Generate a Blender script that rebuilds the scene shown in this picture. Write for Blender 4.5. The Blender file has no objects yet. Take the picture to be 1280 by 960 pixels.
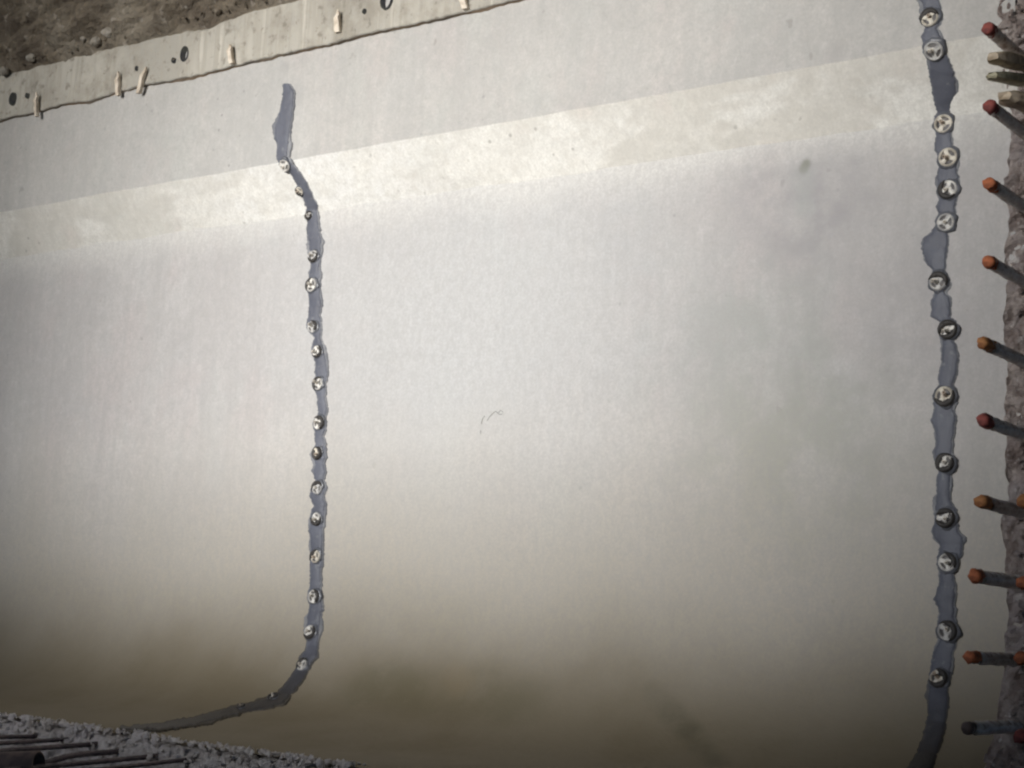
import bpy, bmesh, math, random
import numpy as np
from mathutils import Vector, Matrix, noise as mn
rnd = random.Random(7)
S = bpy.context.scene
COL = S.collection
R = math.radians

# ------------------------------------------------------------------ camera
H = 0.36                                   # camera height above the floor
D = 3.893                                  # distance from the wall plane (y = 0)
RIGHT = Vector((0.80136, 0.59602, 0.05079)); UP = Vector((0.04679, -0.14710, 0.98801)); FWD = Vector((-0.59634, 0.78938, 0.14577))
cam = bpy.data.cameras.new('camera'); cam_o = bpy.data.objects.new('camera', cam); COL.objects.link(cam_o)
m = Matrix((RIGHT, UP, -FWD)).transposed().to_4x4(); m.translation = Vector((0, -D, H)); cam_o.matrix_world = m
cam.sensor_width = 36; cam.lens = 2039 / 1280 * 36; cam.clip_start = .05; cam.clip_end = 500
S.camera = cam_o

# ------------------------------------------------------------------ light
SUN_EL, SUN_AZ, SUN_STR, SUN_ANG, SKY_STR, EXPO = 3.5, 2.0, 1.5, 28.0, 0.05, 2.17
W = bpy.data.worlds.new('World'); S.world = W; W.use_nodes = True
nt = W.node_tree; bg = nt.nodes['Background']
sky = nt.nodes.new('ShaderNodeTexSky'); sky.sky_type = 'NISHITA'; sky.sun_disc = False; sky.air_density = .5; sky.dust_density = .3; sky.ozone_density = 2.0
sky.sun_elevation = R(SUN_EL); sky.sun_rotation = R(180 + SUN_AZ)      # the sun stands behind the camera, to the left
nt.links.new(sky.outputs[0], bg.inputs[0]); bg.inputs[1].default_value = SKY_STR
sun = bpy.data.lights.new('sun', 'SUN'); sun.energy = SUN_STR; sun.angle = R(SUN_ANG); sun.color = (1.0, .985, .955)
sun_o = bpy.data.objects.new('sun', sun); COL.objects.link(sun_o)
SDIR = Vector((math.sin(R(SUN_AZ)) * math.cos(R(SUN_EL)), math.cos(R(SUN_AZ)) * math.cos(R(SUN_EL)), -math.sin(R(SUN_EL))))
sun_o.rotation_euler = SDIR.to_track_quat('-Z', 'Y').to_euler(); sun_o.location = (-4, -12, 4)
S.view_settings.view_transform = 'Standard'; S.view_settings.look = 'None'; S.view_settings.exposure = EXPO; S.view_settings.gamma = 1
S.cycles.use_denoising = True; S.cycles.max_bounces = 6; S.cycles.diffuse_bounces = 4
S.cycles.filter_width = 2.3

# ------------------------------------------------------------------ helpers
def link(name, me, mat=None, parent=None, smooth=False):
    o = bpy.data.objects.new(name, me); COL.objects.link(o)
    if mat and not me.materials: me.materials.append(mat)
    if parent: o.parent = parent
    if smooth: me.polygons.foreach_set('use_smooth', [True] * len(me.polygons))
    return o
def from_py(name, vs, fs, mat=None, parent=None, smooth=False):
    me = bpy.data.meshes.new(name); me.from_pydata([tuple(v) for v in vs], [], fs); me.update()
    return link(name, me, mat, parent, smooth)
def from_bm(name, bm, mat=None, parent=None, smooth=False):
    me = bpy.data.meshes.new(name); bm.normal_update(); bm.to_mesh(me); bm.free()
    return link(name, me, mat, parent, smooth)
def tag(o, label=None, cat=None, group=None, kind=None):
    for k, v in (('label', label), ('category', cat), ('group', group), ('kind', kind)):
        if v: o[k] = v
    return o
def thing(name, label, cat, loc=(0, 0, 0), group=None):
    o = bpy.data.objects.new(name, None); COL.objects.link(o); o.location = loc; o.empty_display_size = .05
    return tag(o, label, cat, group)
def fbm(p, o=4): return mn.fractal(Vector(p), 1.0, 2.0, o, noise_basis='PERLIN_ORIGINAL')
def grid_faces(nu, nv):
    return [(i * nv + j, i * nv + j + 1, (i + 1) * nv + j + 1, (i + 1) * nv + j) for i in range(nu - 1) for j in range(nv - 1)]

# ---- measured section of the wall (y, z above floor), top to bottom, the same all along x
PROF = [(-.105, 2.40), (-.100, 1.872), (-.004, 1.728), (0, 1.718), (0, .46), (-.004, .36), (-.026, .26), (-.062, .178), (-.125, .105), (-.235, .05), (-.39, .021), (-.56, .008), (-.80, 0.0), (-1.4, 0.0)]
def ray(u, v): return RIGHT * ((u - 640) / 2039) - UP * ((v - 480) / 2039) + FWD
C0 = Vector((0, -D, H))
def on_profile(u, v):
    """where the line of sight meets the wall's section; returns point, surface normal"""
    d = ray(u, v); best = None
    for (y0, z0), (y1, z1) in zip(PROF, PROF[1:]):
        n = Vector((0, (z1 - z0), -(y1 - y0)))
        den = n.dot(d)
        if abs(den) < 1e-9: continue
        t = n.dot(Vector((0, y0, z0)) - C0) / den
        if t <= 0: continue
        p = C0 + d * t
        s = ((p.y - y0) * (y1 - y0) + (p.z - z0) * (z1 - z0)) / ((y1 - y0) ** 2 + (z1 - z0) ** 2)
        if -.002 <= s <= 1.002 and (best is None or t < best[0]): best = (t, p, n.normalized())
    if best is None: raise ValueError((u, v))
    n = best[2]
    if n.dot(d) > 0: n = -n
    return best[1], n
def on_plane_y(u, v, y):
    d = ray(u, v); t = (y + D) / d.y
    return C0 + d * t

# ------------------------------------------------------------------ materials
class NM:
    def __init__(s, name, rough=.8, spec=.3):
        s.m = bpy.data.materials.new(name); s.m.use_nodes = True; s.t = s.m.node_tree; s.b = s.t.nodes['Principled BSDF']
        s.b.inputs['Roughness'].default_value = rough; s.b.inputs['Specular IOR Level'].default_value = spec
        s.co = s.t.nodes.new('ShaderNodeTexCoord').outputs['Object']
    def n(s, typ, **kw):
        x = s.t.nodes.new(typ)
        for k, v in kw.items(): setattr(x, k, v)
        return x
    def put(s, sock, v):
        if isinstance(v, bpy.types.NodeSocket): s.t.links.new(v, sock)
        elif isinstance(v, (tuple, list)) and len(v) == 3 and len(sock.default_value) == 4: sock.default_value = (*v, 1)
        else: sock.default_value = v
    def mapped(s, scale=(1, 1, 1), loc=(0, 0, 0), rot=(0, 0, 0)):
        x = s.n('ShaderNodeMapping'); s.put(x.inputs[0], s.co); x.inputs['Scale'].default_value = scale; x.inputs['Location'].default_value = loc; x.inputs['Rotation'].default_value = rot
        return x.outputs[0]
    def noise(s, scale, detail=5, rough=.55, vec=None, dist=0):
        x = s.n('ShaderNodeTexNoise'); s.put(x.inputs['Vector'], vec if vec is not None else s.co)
        x.inputs['Scale'].default_value = scale; x.inputs['Detail'].default_value = detail; x.inputs['Roughness'].default_value = rough; x.inputs['Distortion'].default_value = dist
        return x.outputs[0]
    def rng(s, v, a, b, c=0., d=1.):
        x = s.n('ShaderNodeMapRange'); x.interpolation_type = 'SMOOTHSTEP'; s.put(x.inputs[0], v)
        for i, q in enumerate((a, b, c, d)): x.inputs[i + 1].default_value = q
        return x.outputs[0]
    def mix(s, f, a, b, mode='MIX'):
        x = s.n('ShaderNodeMix', data_type='RGBA', blend_type=mode); s.put(x.inputs[0], f); s.put(x.inputs[6], a); s.put(x.inputs[7], b)
        return x.outputs[2]
    def math(s, op, a, b=0.):
        x = s.n('ShaderNodeMath', operation=op); s.put(x.inputs[0], a); s.put(x.inputs[1], b); return x.outputs[0]
    def near(s, p, r0, r1, wob=.0):
        """1 inside r0 of the point p, 0 beyond r1"""
        x = s.n('ShaderNodeVectorMath', operation='DISTANCE'); s.put(x.inputs[0], s.co); x.inputs[1].default_value = tuple(p)
        v = x.outputs[1]
        if wob: v = s.math('ADD', v, s.math('MULTIPLY', s.math('SUBTRACT', s.noise(9, 4), .5), wob))
        return s.rng(v, r0, r1, 1, 0)
    def line(s, a, b, w):
        a, b = Vector(a), Vector(b); ab = b - a
        v1 = s.n('ShaderNodeVectorMath', operation='SUBTRACT'); s.put(v1.inputs[0], s.co); v1.inputs[1].default_value = a
        v2 = s.n('ShaderNodeVectorMath', operation='DOT_PRODUCT'); s.put(v2.inputs[0], v1.outputs[0]); v2.inputs[1].default_value = ab / ab.length_squared
        t = s.n('ShaderNodeClamp'); s.put(t.inputs[0], v2.outputs[1])
        v3 = s.n('ShaderNodeVectorMath', operation='SCALE'); v3.inputs[0].default_value = ab; s.put(v3.inputs['Scale'], t.outputs[0])
        v4 = s.n('ShaderNodeVectorMath', operation='DISTANCE'); s.put(v4.inputs[0], v1.outputs[0]); s.put(v4.inputs[1], v3.outputs[0])
        d = s.math('ADD', v4.outputs[1], s.math('MULTIPLY', s.math('SUBTRACT', s.noise(6, 4), .5), w * .8))
        return s.rng(d, w * .1, w, 1, 0)
    def xyz(s):
        x = s.n('ShaderNodeSeparateXYZ'); s.put(x.inputs[0], s.co); return x.outputs
    def bump(s, h, strength, dist):
        x = s.n('ShaderNodeBump'); s.put(x.inputs['Height'], h); x.inputs['Strength'].default_value = strength; x.inputs['Distance'].default_value = dist
        s.t.links.new(x.outputs[0], s.b.inputs['Normal'])
    def base(s, c): s.put(s.b.inputs['Base Color'], c); return s.m

def concrete(name, ca, cb, silt_shade=True, streak=.5, patches=None, white=None, lime=None, lines=None, bright_spot=None):
    k = NM(name, .82, .25)
    c = k.mix(k.rng(k.noise(1.7, 6, .6), .35, .68), ca, cb)
    c = k.mix(k.rng(k.noise(5.5, 5, .6, dist=.6), .42, .72, 0, .55), c, tuple(q * .93 for q in cb))
    tint = k.noise(.9, 3, .5, vec=k.mapped(loc=(4, 2, 7)))
    c = k.mix(k.rng(tint, .45, .75, 0, .5), c, (ca[0] * 1.0, ca[1] * .955, ca[2] * .93))
    c = k.mix(k.rng(k.noise(1.3, 4, .5, vec=k.mapped(loc=(9, 1, 3))), .5, .75, 0, .45), c, (ca[0] * .93, ca[1] * .965, ca[2] * .99))
    c = k.mix(k.rng(k.noise(4.5, 4, .6, vec=k.mapped(loc=(2, 9, 5), scale=(1, 1, .7))), .50, .68, 0, .5), c, (ca[0] * .97, ca[1] * .90, ca[2] * .90))
    c = k.mix(k.rng(k.noise(5.2, 4, .6, vec=k.mapped(loc=(7, 4, 1), scale=(1, 1, .6))), .52, .70, 0, .5), c, (ca[0] * .90, ca[1] * .94, ca[2] * .93))
    c = k.mix(k.rng(k.noise(2.4, 3, .55, vec=k.mapped(scale=(2.2, 1, .3), loc=(1, 1, 8))), .46, .72, 0, .45), c, tuple(q * .90 for q in cb))
    # thin run marks down the face
    st = k.noise(7, 4, .6, vec=k.mapped(scale=(3.2, 1, .22)))
    c = k.mix(k.rng(st, .42, .74, 0, .95 * streak), c, tuple(q * .86 for q in cb))
    if bright_spot is not None:   # paler laitance colour painting the band's bright spot of light
        c = k.mix(k.math('MULTIPLY', k.near(bright_spot, .15, .95, .7), .85), c, (.86, .855, .84))
    if white:
        w = k.math('MULTIPLY', k.rng(k.noise(4.2, 4, .55, vec=k.mapped(scale=(.6, 1, 1.1), rot=(0, .5, 0)), dist=.5), .46, .58), 1)
        c = k.mix(w, c, white)
        c = k.mix(k.rng(k.noise(11, 3, .5, vec=k.mapped(scale=(.5, 1, 1.3), rot=(0, .6, 0))), .55, .66, 0, .5), c, tuple(q * .9 for q in cb))
    c = k.mix(k.rng(k.noise(21, 5, .7, vec=k.mapped(loc=(8, 2, 2))), .46, .70, 0, .42), c, tuple(q * .84 for q in cb))
    c = k.mix(k.rng(k.noise(19, 5, .7, vec=k.mapped(loc=(1, 6, 9))), .50, .70, 0, .40), c, tuple(min(.86, q * 1.10) for q in ca))
    vo = k.n('ShaderNodeTexVoronoi'); k.put(vo.inputs['Vector'], k.co); vo.inputs['Scale'].default_value = 13
    c = k.mix(k.math('MULTIPLY', k.rng(vo.outputs['Distance'], .045, .10, .75, 0), k.rng(k.noise(2.5, 3, .5, vec=k.mapped(loc=(4, 4, 4))), .5, .62)), c, tuple(q * .5 for q in cb))
    # air pores and specks
    c = k.mix(k.rng(k.noise(55, 3, .6), .60, .72, 0, .35), c, tuple(q * .72 for q in cb))
    c = k.mix(k.rng(k.noise(16, 2, .5, vec=k.mapped(loc=(3, 3, 3))), .715, .76, 0, .5), c, (.24, .23, .21))
    for p, r0, r1, col, amt in (patches or []):
        mk = k.math('MULTIPLY', k.near(p, r0, r1, r1 * 1.1), amt)
        mk = k.math('MULTIPLY', mk, k.rng(k.noise(7, 5, .65), .36, .6, .25, 1))
        c = k.mix(mk, c, col)
    if lime:   # cool centre panel, warmer low down
        c = k.mix(k.math('MULTIPLY', k.near((-3.1, 0, 1.25), .1, 1.15, .6), .75), c, (ca[0] * .97, ca[1] * 1.01, ca[2] * 1.025))
        z = k.math('ADD', k.xyz()[2], k.math('MULTIPLY', k.math('SUBTRACT', k.noise(1.5, 5, .6, vec=k.mapped(scale=(1, 1, .5), loc=(3, 0, 0))), .5), .5))
        c = k.mix(k.rng(z, .35, 1.15, .85, 0), c, (.475, .43, .35))
    if lime:   # pale lime run just under the haunch
        z = k.math('ADD', k.xyz()[2], k.math('MULTIPLY', k.math('SUBTRACT', k.noise(2.6, 6, .68), .5), .22))
        c = k.mix(k.rng(z, 1.58, 1.74, 0, .8), c, lime)
    c = k.mix(k.rng(k.noise(48, 4, .7, vec=k.mapped(scale=(1, 1, .55))), .38, .66, .0, .30), c, tuple(q * .78 for q in cb))
    c = k.mix(k.rng(k.noise(130, 3, .7), .35, .65, .0, .38), c, tuple(q * .78 for q in cb))
    if silt_shade:   # silt film low on wall and floor, deepened to paint in the shade there
        z = k.xyz()[2]
        zz = k.math('ADD', z, k.math('MULTIPLY', k.math('SUBTRACT', k.noise(1.3, 5, .6), .5), .26))
        c = k.mix(k.rng(zz, .06, .54, .97, 0), c, (.215, .18, .122))
        c = k.mix(k.math('MULTIPLY', k.rng(zz, .0, .35, 1, 0), k.rng(k.noise(3, 5, .6), .42, .66, 0, .45)), c, (.17, .135, .08))
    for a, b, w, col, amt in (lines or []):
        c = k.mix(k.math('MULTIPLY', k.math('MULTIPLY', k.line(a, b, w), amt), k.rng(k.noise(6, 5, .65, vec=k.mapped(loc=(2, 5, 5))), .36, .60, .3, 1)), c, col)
    h = k.math('ADD', k.noise(26, 5, .65), k.math('MULTIPLY', k.noise(3.5, 4, .5), 2.0))
    k.bump(h, .35, .006)
    return k.base(c)

P_chip, _ = on_profile(1005, 211); P_bl, _ = on_profile(1000, 250); P_bl2, _ = on_profile(930, 470); P_bl3, _ = on_profile(780, 300); P_bl4, _ = on_profile(1130, 400)
P_bl5, _ = on_profile(1010, 580); P_bl6, _ = on_profile(560, 830); P_bl7, _ = on_profile(850, 905)
M_wall = concrete('wall_concrete', (.52, .505, .497), (.462, .445, .44), lime=(.63, .62, .59), lines=[(on_profile(a, b)[0], on_profile(c, d)[0], .052, (.105, .095, .06), .5) for a, b, c, d in ((815, 866, 838, 890), (838, 890, 862, 916), (862, 916, 895, 955))] + [(on_profile(460, 862)[0], on_profile(640, 876)[0], .17, (.125, .11, .06), .42), (on_profile(566, 845)[0], on_profile(576, 858)[0], .07, (.33, .235, .12), .35)] + [(P_chip, P_chip + Vector((.006, 0, .012)), .021, (.15, .155, .11), .9), (P_chip + Vector((.0, 0, -.02)), P_chip + Vector((.004, 0, -.11)), .05, (.36, .37, .36), .6)], patches=[  # the slanting streak at the foot is a cast shadow painted into the colour
    (P_chip, .005, .03, (.30, .30, .26), .6), (P_bl, .05, .32, (.32,.31,.32), .85), (P_bl2, .1, .46, (.35,.36,.34), .75),
    (P_bl3, .03, .2, (.40,.40,.41), .5), (P_bl4, .05, .3, (.36,.345,.35), .6), (P_bl5, .1, .42, (.34,.35,.315), .75), (P_bl6, .1, .3, (.26, .25, .17), .5)])
M_band = concrete('haunch_concrete', (.735, .715, .67), (.67, .645, .595), silt_shade=False, white=(.82, .805, .765), streak=.4, bright_spot=on_profile(400, 225)[0])  # laitance white, also made pale to paint in the light from below
P_up, _ = on_profile(1045, 66)
M_upper = concrete('upper_concrete', (.51, .495, .475), (.45, .44, .425), silt_shade=False, patches=[(P_up, .01, .05, (.40, .38, .37), .7), (on_profile(366, 116)[0], .01, .07, (.30, .30, .32), .6), (on_profile(356, 84)[0], .004, .03, (.25, .24, .24), .7)])
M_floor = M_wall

def rocky(name, cols, scale=14, rough=.9, bump=.6, dist=.02):
    k = NM(name, rough, .25)
    c = k.mix(k.rng(k.noise(scale, 6, .65), .36, .62), cols[0], cols[1])
    c = k.mix(k.rng(k.noise(scale * .35, 4, .6, vec=k.mapped(loc=(5, 5, 1))), .48, .68), c, cols[2])
    c = k.mix(k.rng(k.noise(scale * 2.1, 4, .6, vec=k.mapped(loc=(1, 8, 2))), .60, .70, 0, .85), c, cols[3])
    k.bump(k.noise(scale * 2.2, 6, .7), bump, dist)
    return k.base(c)
M_joint = rocky('hacked_concrete', ((.53, .46, .43), (.29, .23, .21), (.44, .385, .38), (.78, .74, .72)), 17, bump=1.0, dist=.03)
M_edge = rocky('broken_concrete', ((.83, .785, .755), (.62, .57, .54), (.78, .735, .74), (.88, .85, .80)), 22, bump=1.0, dist=.03)
M_rock = rocky('earth_rock', ((.225, .19, .145), (.14, .115, .09), (.285, .25, .20), (.40, .36, .31)), 8, bump=1.0, dist=.04)
M_stone = rocky('pale_stone', ((.38, .35, .31), (.28, .255, .22), (.34, .32, .29), (.50, .48, .44)), 30, bump=.3, dist=.005)
def lip_mat():
    k = NM('board_marked_concrete', .85, .25)
    c = k.mix(k.rng(k.noise(3, 5, .6), .38, .65), (.46, .435, .385), (.37, .35, .31))
    st = k.noise(9, 4, .6, vec=k.mapped(scale=(2.6, 1, .16)))
    c = k.mix(k.rng(st, .45, .62, 0, .75), c, (.36, .335, .29)); c = k.mix(k.rng(st, .58, .72, 0, .8), c, (.58, .55, .49))
    c = k.mix(k.rng(k.noise(5, 6, .7, vec=k.mapped(loc=(3, 1, 2))), .44, .66, 0, .75), c, (.27, .245, .205))
    c = k.mix(k.rng(k.noise(24, 4, .65), .56, .68, 0, .7), c, (.20, .18, .15))
    k.bump(k.math('ADD', st, k.math('MULTIPLY', k.noise(40, 4, .6), .5)), .6, .012)
    return k.base(c)
M_lip = lip_mat()
def rust_line():
    k = NM('joint_rust', .9, .2)
    return k.base(k.mix(k.rng(k.noise(7, 4, .6), .40, .62), (.20, .165, .13), (.31, .225, .155)))
M_joint_line = rust_line()
def seal_mat():
    k = NM('grey_sealant', .55, .4)
    c = k.mix(k.rng(k.noise(9, 5, .6), .35, .65), (.118, .125, .155), (.095, .100, .126))
    c = k.mix(k.rng(k.noise(38, 4, .6), .60, .72, 0, .6), c, (.22, .225, .235))
    c = k.mix(k.rng(k.noise(16, 5, .65, vec=k.mapped(scale=(1, 1, .4), loc=(6, 1, 1))), .52, .70, 0, .5), c, (.165, .17, .20))
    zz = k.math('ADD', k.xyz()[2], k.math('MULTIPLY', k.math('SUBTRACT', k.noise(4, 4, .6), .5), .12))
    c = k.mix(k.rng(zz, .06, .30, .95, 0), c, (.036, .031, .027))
    k.bump(k.noise(24, 5, .65, vec=k.mapped(scale=(1, 1, .5))), .8, .006)
    return k.base(c)
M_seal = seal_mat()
def smear_mat():
    k = NM('rubbed_out_paste', .8, .25)
    c = k.mix(k.rng(k.noise(14, 5, .65), .32, .62), (.27, .272, .285), (.17, .175, .195))
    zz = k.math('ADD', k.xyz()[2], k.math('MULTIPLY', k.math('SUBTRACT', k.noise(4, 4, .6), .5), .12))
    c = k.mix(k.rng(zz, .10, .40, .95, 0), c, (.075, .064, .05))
    return k.base(c)
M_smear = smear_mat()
def simple(name, a, b, scale=40, rough=.5, spec=.4, metal=0, lo=.4, hi=.62):
    k = NM(name, rough, spec); k.b.inputs['Metallic'].default_value = metal
    c = k.mix(k.rng(k.noise(scale, 4, .6), lo, hi), a, b); k.bump(k.noise(scale * 2, 4, .6), .25, .002)
    return k.base(c)
M_port = simple('port_cream_plastic', (.76, .735, .685), (.47, .45, .43), 70, .5, .35)
M_bed = simple('dark_paste', (.125, .13, .15), (.09, .095, .11), 50, .35, .5)
M_hole = simple('port_hollow', (.09, .085, .085), (.16, .15, .145), 60, .5)
M_nip = simple('port_nipple', (.70, .65, .57), (.42, .38, .34), 80, .5, .35)
M_steel = simple('weathered_bar', (.80, .745, .71), (.40, .31, .26), 34, .62, .4)
M_steel2 = simple('olive_timber', (.46, .43, .31), (.27, .25, .17), 30, .7, .3)
M_rust = simple('rusty_cut_end', (.58, .19, .085), (.34, .11, .055), 50, .75, .3)
M_redend = simple('red_cut_end', (.34, .09, .075), (.20, .06, .055), 50, .7, .3)
M_amber = simple('amber_end', (.50, .23, .09), (.30, .12, .05), 50, .7, .3)
M_grout_highlight = simple('white_grout_highlight', (.86, .84, .83), (.66, .62, .61), 50, .7, .3)
M_wood = simple('splintered_wood', (.72, .64, .54), (.52, .44, .35), 35, .7, .3)
M_oldwood = simple('weathered_timber', (.60, .50, .385), (.36, .28, .20), 30, .8, .2)
M_darkbar = simple('dark_bar', (.15, .115, .115), (.07, .055, .06), 40, .6, .4)
M_pipe = simple('rusty_pipe', (.17, .125, .11), (.11, .085, .08), 30, .7, .3)
M_tie = simple('tie_hole_shade', (.035, .035, .04), (.06, .06, .055), 30, .7, .2)  # near-black colour stands in for the shade deep inside the tie holes
M_mark = simple('pencil_mark', (.17, .175, .165), (.30, .30, .29), 60, .8)
M_bare = concrete('shutter_concrete', (.36, .35, .335), (.30, .29, .28), silt_shade=False)
M_ground = rocky('gravel_ground', ((.30, .27, .23), (.22, .20, .17), (.26, .24, .21), (.4, .37, .33)), 6)

# ------------------------------------------------------------------ the wall: upper face, haunch, lower face with its cove, and the floor
XL, XR = -9.0, -1.415
def resample(pts, step):
    out = []
    for (a, b) in zip(pts, pts[1:]):
        n = max(1, int(math.hypot(b[0] - a[0], b[1] - a[1]) / step))
        for i in range(n): out.append((a[0] + (b[0] - a[0]) * i / n, a[1] + (b[1] - a[1]) * i / n))
    out.append(pts[-1]); return out
def chaikin(pts, it=2):
    for _ in range(it):
        q = [pts[0]]
        for a, b in zip(pts, pts[1:]):
            q += [(a[0] * .75 + b[0] * .25, a[1] * .75 + b[1] * .25), (a[0] * .25 + b[0] * .75, a[1] * .25 + b[1] * .75)]
        pts = q[:1] + q[2:-2] + [q[-2]] if False else q + [pts[-1]]
    return pts
wall = thing('concrete_wall', 'pale smooth concrete wall with a sloping white haunch and a curved foot', 'wall', (0, 0, 0))
XS = list(np.arange(XL, -6.2, .12)) + list(np.arange(-6.2, XR, .03)) + [XR, XR + .05]
def wob(x, z):   # formwork is never dead flat
    return .004 * fbm((x * .9, z * .9, 1.5), 3) + .0012 * fbm((x * 5, z * 5, 4.2), 3)
def sheet(name, prof, mat, parent, edge_top=0, edge_bot=0, yend=None):
    pr = prof; nv = len(pr); vs = []
    for x in XS:
        for j, (y, z) in enumerate(pr):
            dz = 0
            if edge_top and j < 2: dz = edge_top * fbm((x * 3.0, 7.7, 2.), 4)
            if edge_bot and j >= nv - 2: dz = edge_bot * fbm((x * 2.2, 3.1, 9.), 4)
            vs.append((x, y - wob(x, z) , z + dz + .0))
    return from_py(name, vs, [f[::-1] for f in grid_faces(len(XS), nv)], mat, parent, True)
# the top arris wanders by a few millimetres; the two sheets that meet there share the same wander
sheet('upper_face', resample([(-.105, 2.40), (-.100, 1.872)], .03), M_upper, wall, edge_bot=.006)
def haunch():
    pr = resample([(-.100, 1.872), (0, 1.712)], .016); nv = len(pr); vs = []
    for x in XS:
        for j, (y, z) in enumerate(pr):
            t = j / (nv - 1)
            dz = (1 - min(1, t * 6)) * 0 + (.006 * fbm((x * 2.2, 3.1, 9.), 4) if j < 2 else 0) + (.012 * fbm((x * 2.6, 5.5, 1.), 5) if j >= nv - 2 else 0)
            vs.append((x, y - wob(x, z) - .004 * fbm((x * 4, z * 7, 3.3), 3) * math.sin(math.pi * t), z + dz))
    from_py('haunch_band', vs, [f[::-1] for f in grid_faces(len(XS), nv)], M_band, wall, True)
haunch()
low = resample([(0, 1.712), (0, .46)], .035)[:-1] + chaikin([(0, .46), (-.004, .36), (-.026, .26), (-.062, .178), (-.125, .105), (-.235, .05), (-.39, .021), (-.56, .008)], 2)
def lower():
    nv = len(low); vs = []
    for x in XS:
        for j, (y, z) in enumerate(low):
            dz = .012 * fbm((x * 2.6, 5.5, 1.), 5) if j < 2 else 0
            k = 1 if z > .3 else z / .3
            vs.append((x, y - wob(x, z) * k, z + dz))
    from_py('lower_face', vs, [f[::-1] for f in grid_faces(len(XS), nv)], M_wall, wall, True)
lower()
def edge_y(x):   # where the floor slab breaks off, towards the viewer
    base = np.interp(x, [-9, -4.33, -4.08, -3.68, -3.36, -3.0, -2.77, -2.4, -1.4], [-.68, -.69, -.70, -.75, -.80, -.82, -.835, -.82, -.9])
    return float(base) + .016 * fbm((x * 9, 2.2, 8.8), 5)
XF = list(np.arange(XL, -5.2, .1)) + list(np.arange(-5.2, XR, .02)) + [XR, XR + .05]
def floor():
    n = 14; vs = []
    for x in XF:
        e = edge_y(x)
        for j in range(n):
            t = j / (n - 1); y = -.56 + (e + .56) * t
            vs.append((x, y, .008 * max(0, 1 - t * 1.4) - .004 * (t > .95)))
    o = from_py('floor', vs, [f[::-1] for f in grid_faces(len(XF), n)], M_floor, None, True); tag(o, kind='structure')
floor()
# faint dark scribble on the lower face
def roughen(bm, amt, seed):
    for w in bm.verts:
        w.co += Vector((fbm(w.co * 90 + Vector((seed, 0, 0)), 3), fbm(w.co * 90 + Vector((0, seed + 5, 0)), 3), fbm(w.co * 90 + Vector((0, 0, seed + 9)), 3))) * amt
    return bm
def tube(pts, r, sides=6, caps=True):
    bm = bmesh.new(); rings = []
    pts = [Vector(p) for p in pts]
    for i, p in enumerate(pts):
        d = (pts[min(i + 1, len(pts) - 1)] - pts[max(i - 1, 0)]).normalized()
        a = d.cross(Vector((0, 0, 1)) if abs(d.z) < .9 else Vector((1, 0, 0))).normalized(); b = d.cross(a)
        rr = r[i] if isinstance(r, (list, tuple)) else r
        rings.append([bm.verts.new(p + (a * math.cos(k * 2 * math.pi / sides) + b * math.sin(k * 2 * math.pi / sides)) * rr) for k in range(sides)])
    for A, B in zip(rings, rings[1:]):
        for k in range(sides): bm.faces.new((A[k], A[(k + 1) % sides], B[(k + 1) % sides], B[k]))
    if caps: bm.faces.new(rings[0][::-1]); bm.faces.new(rings[-1])
    return bm
for pl in ([(602, 530), (603, 524), (606, 520)], [(609, 526), (612, 521), (617, 516), (620, 514), (624, 518), (628, 518), (629, 515), (626, 513), (623, 516)], [(601, 538), (601, 543)]):
    from_bm('scribble', tube([on_profile(*p)[0] + Vector((0, -.0005, 0)) for p in pl], .0014, 5), M_mark, wall)

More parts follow.
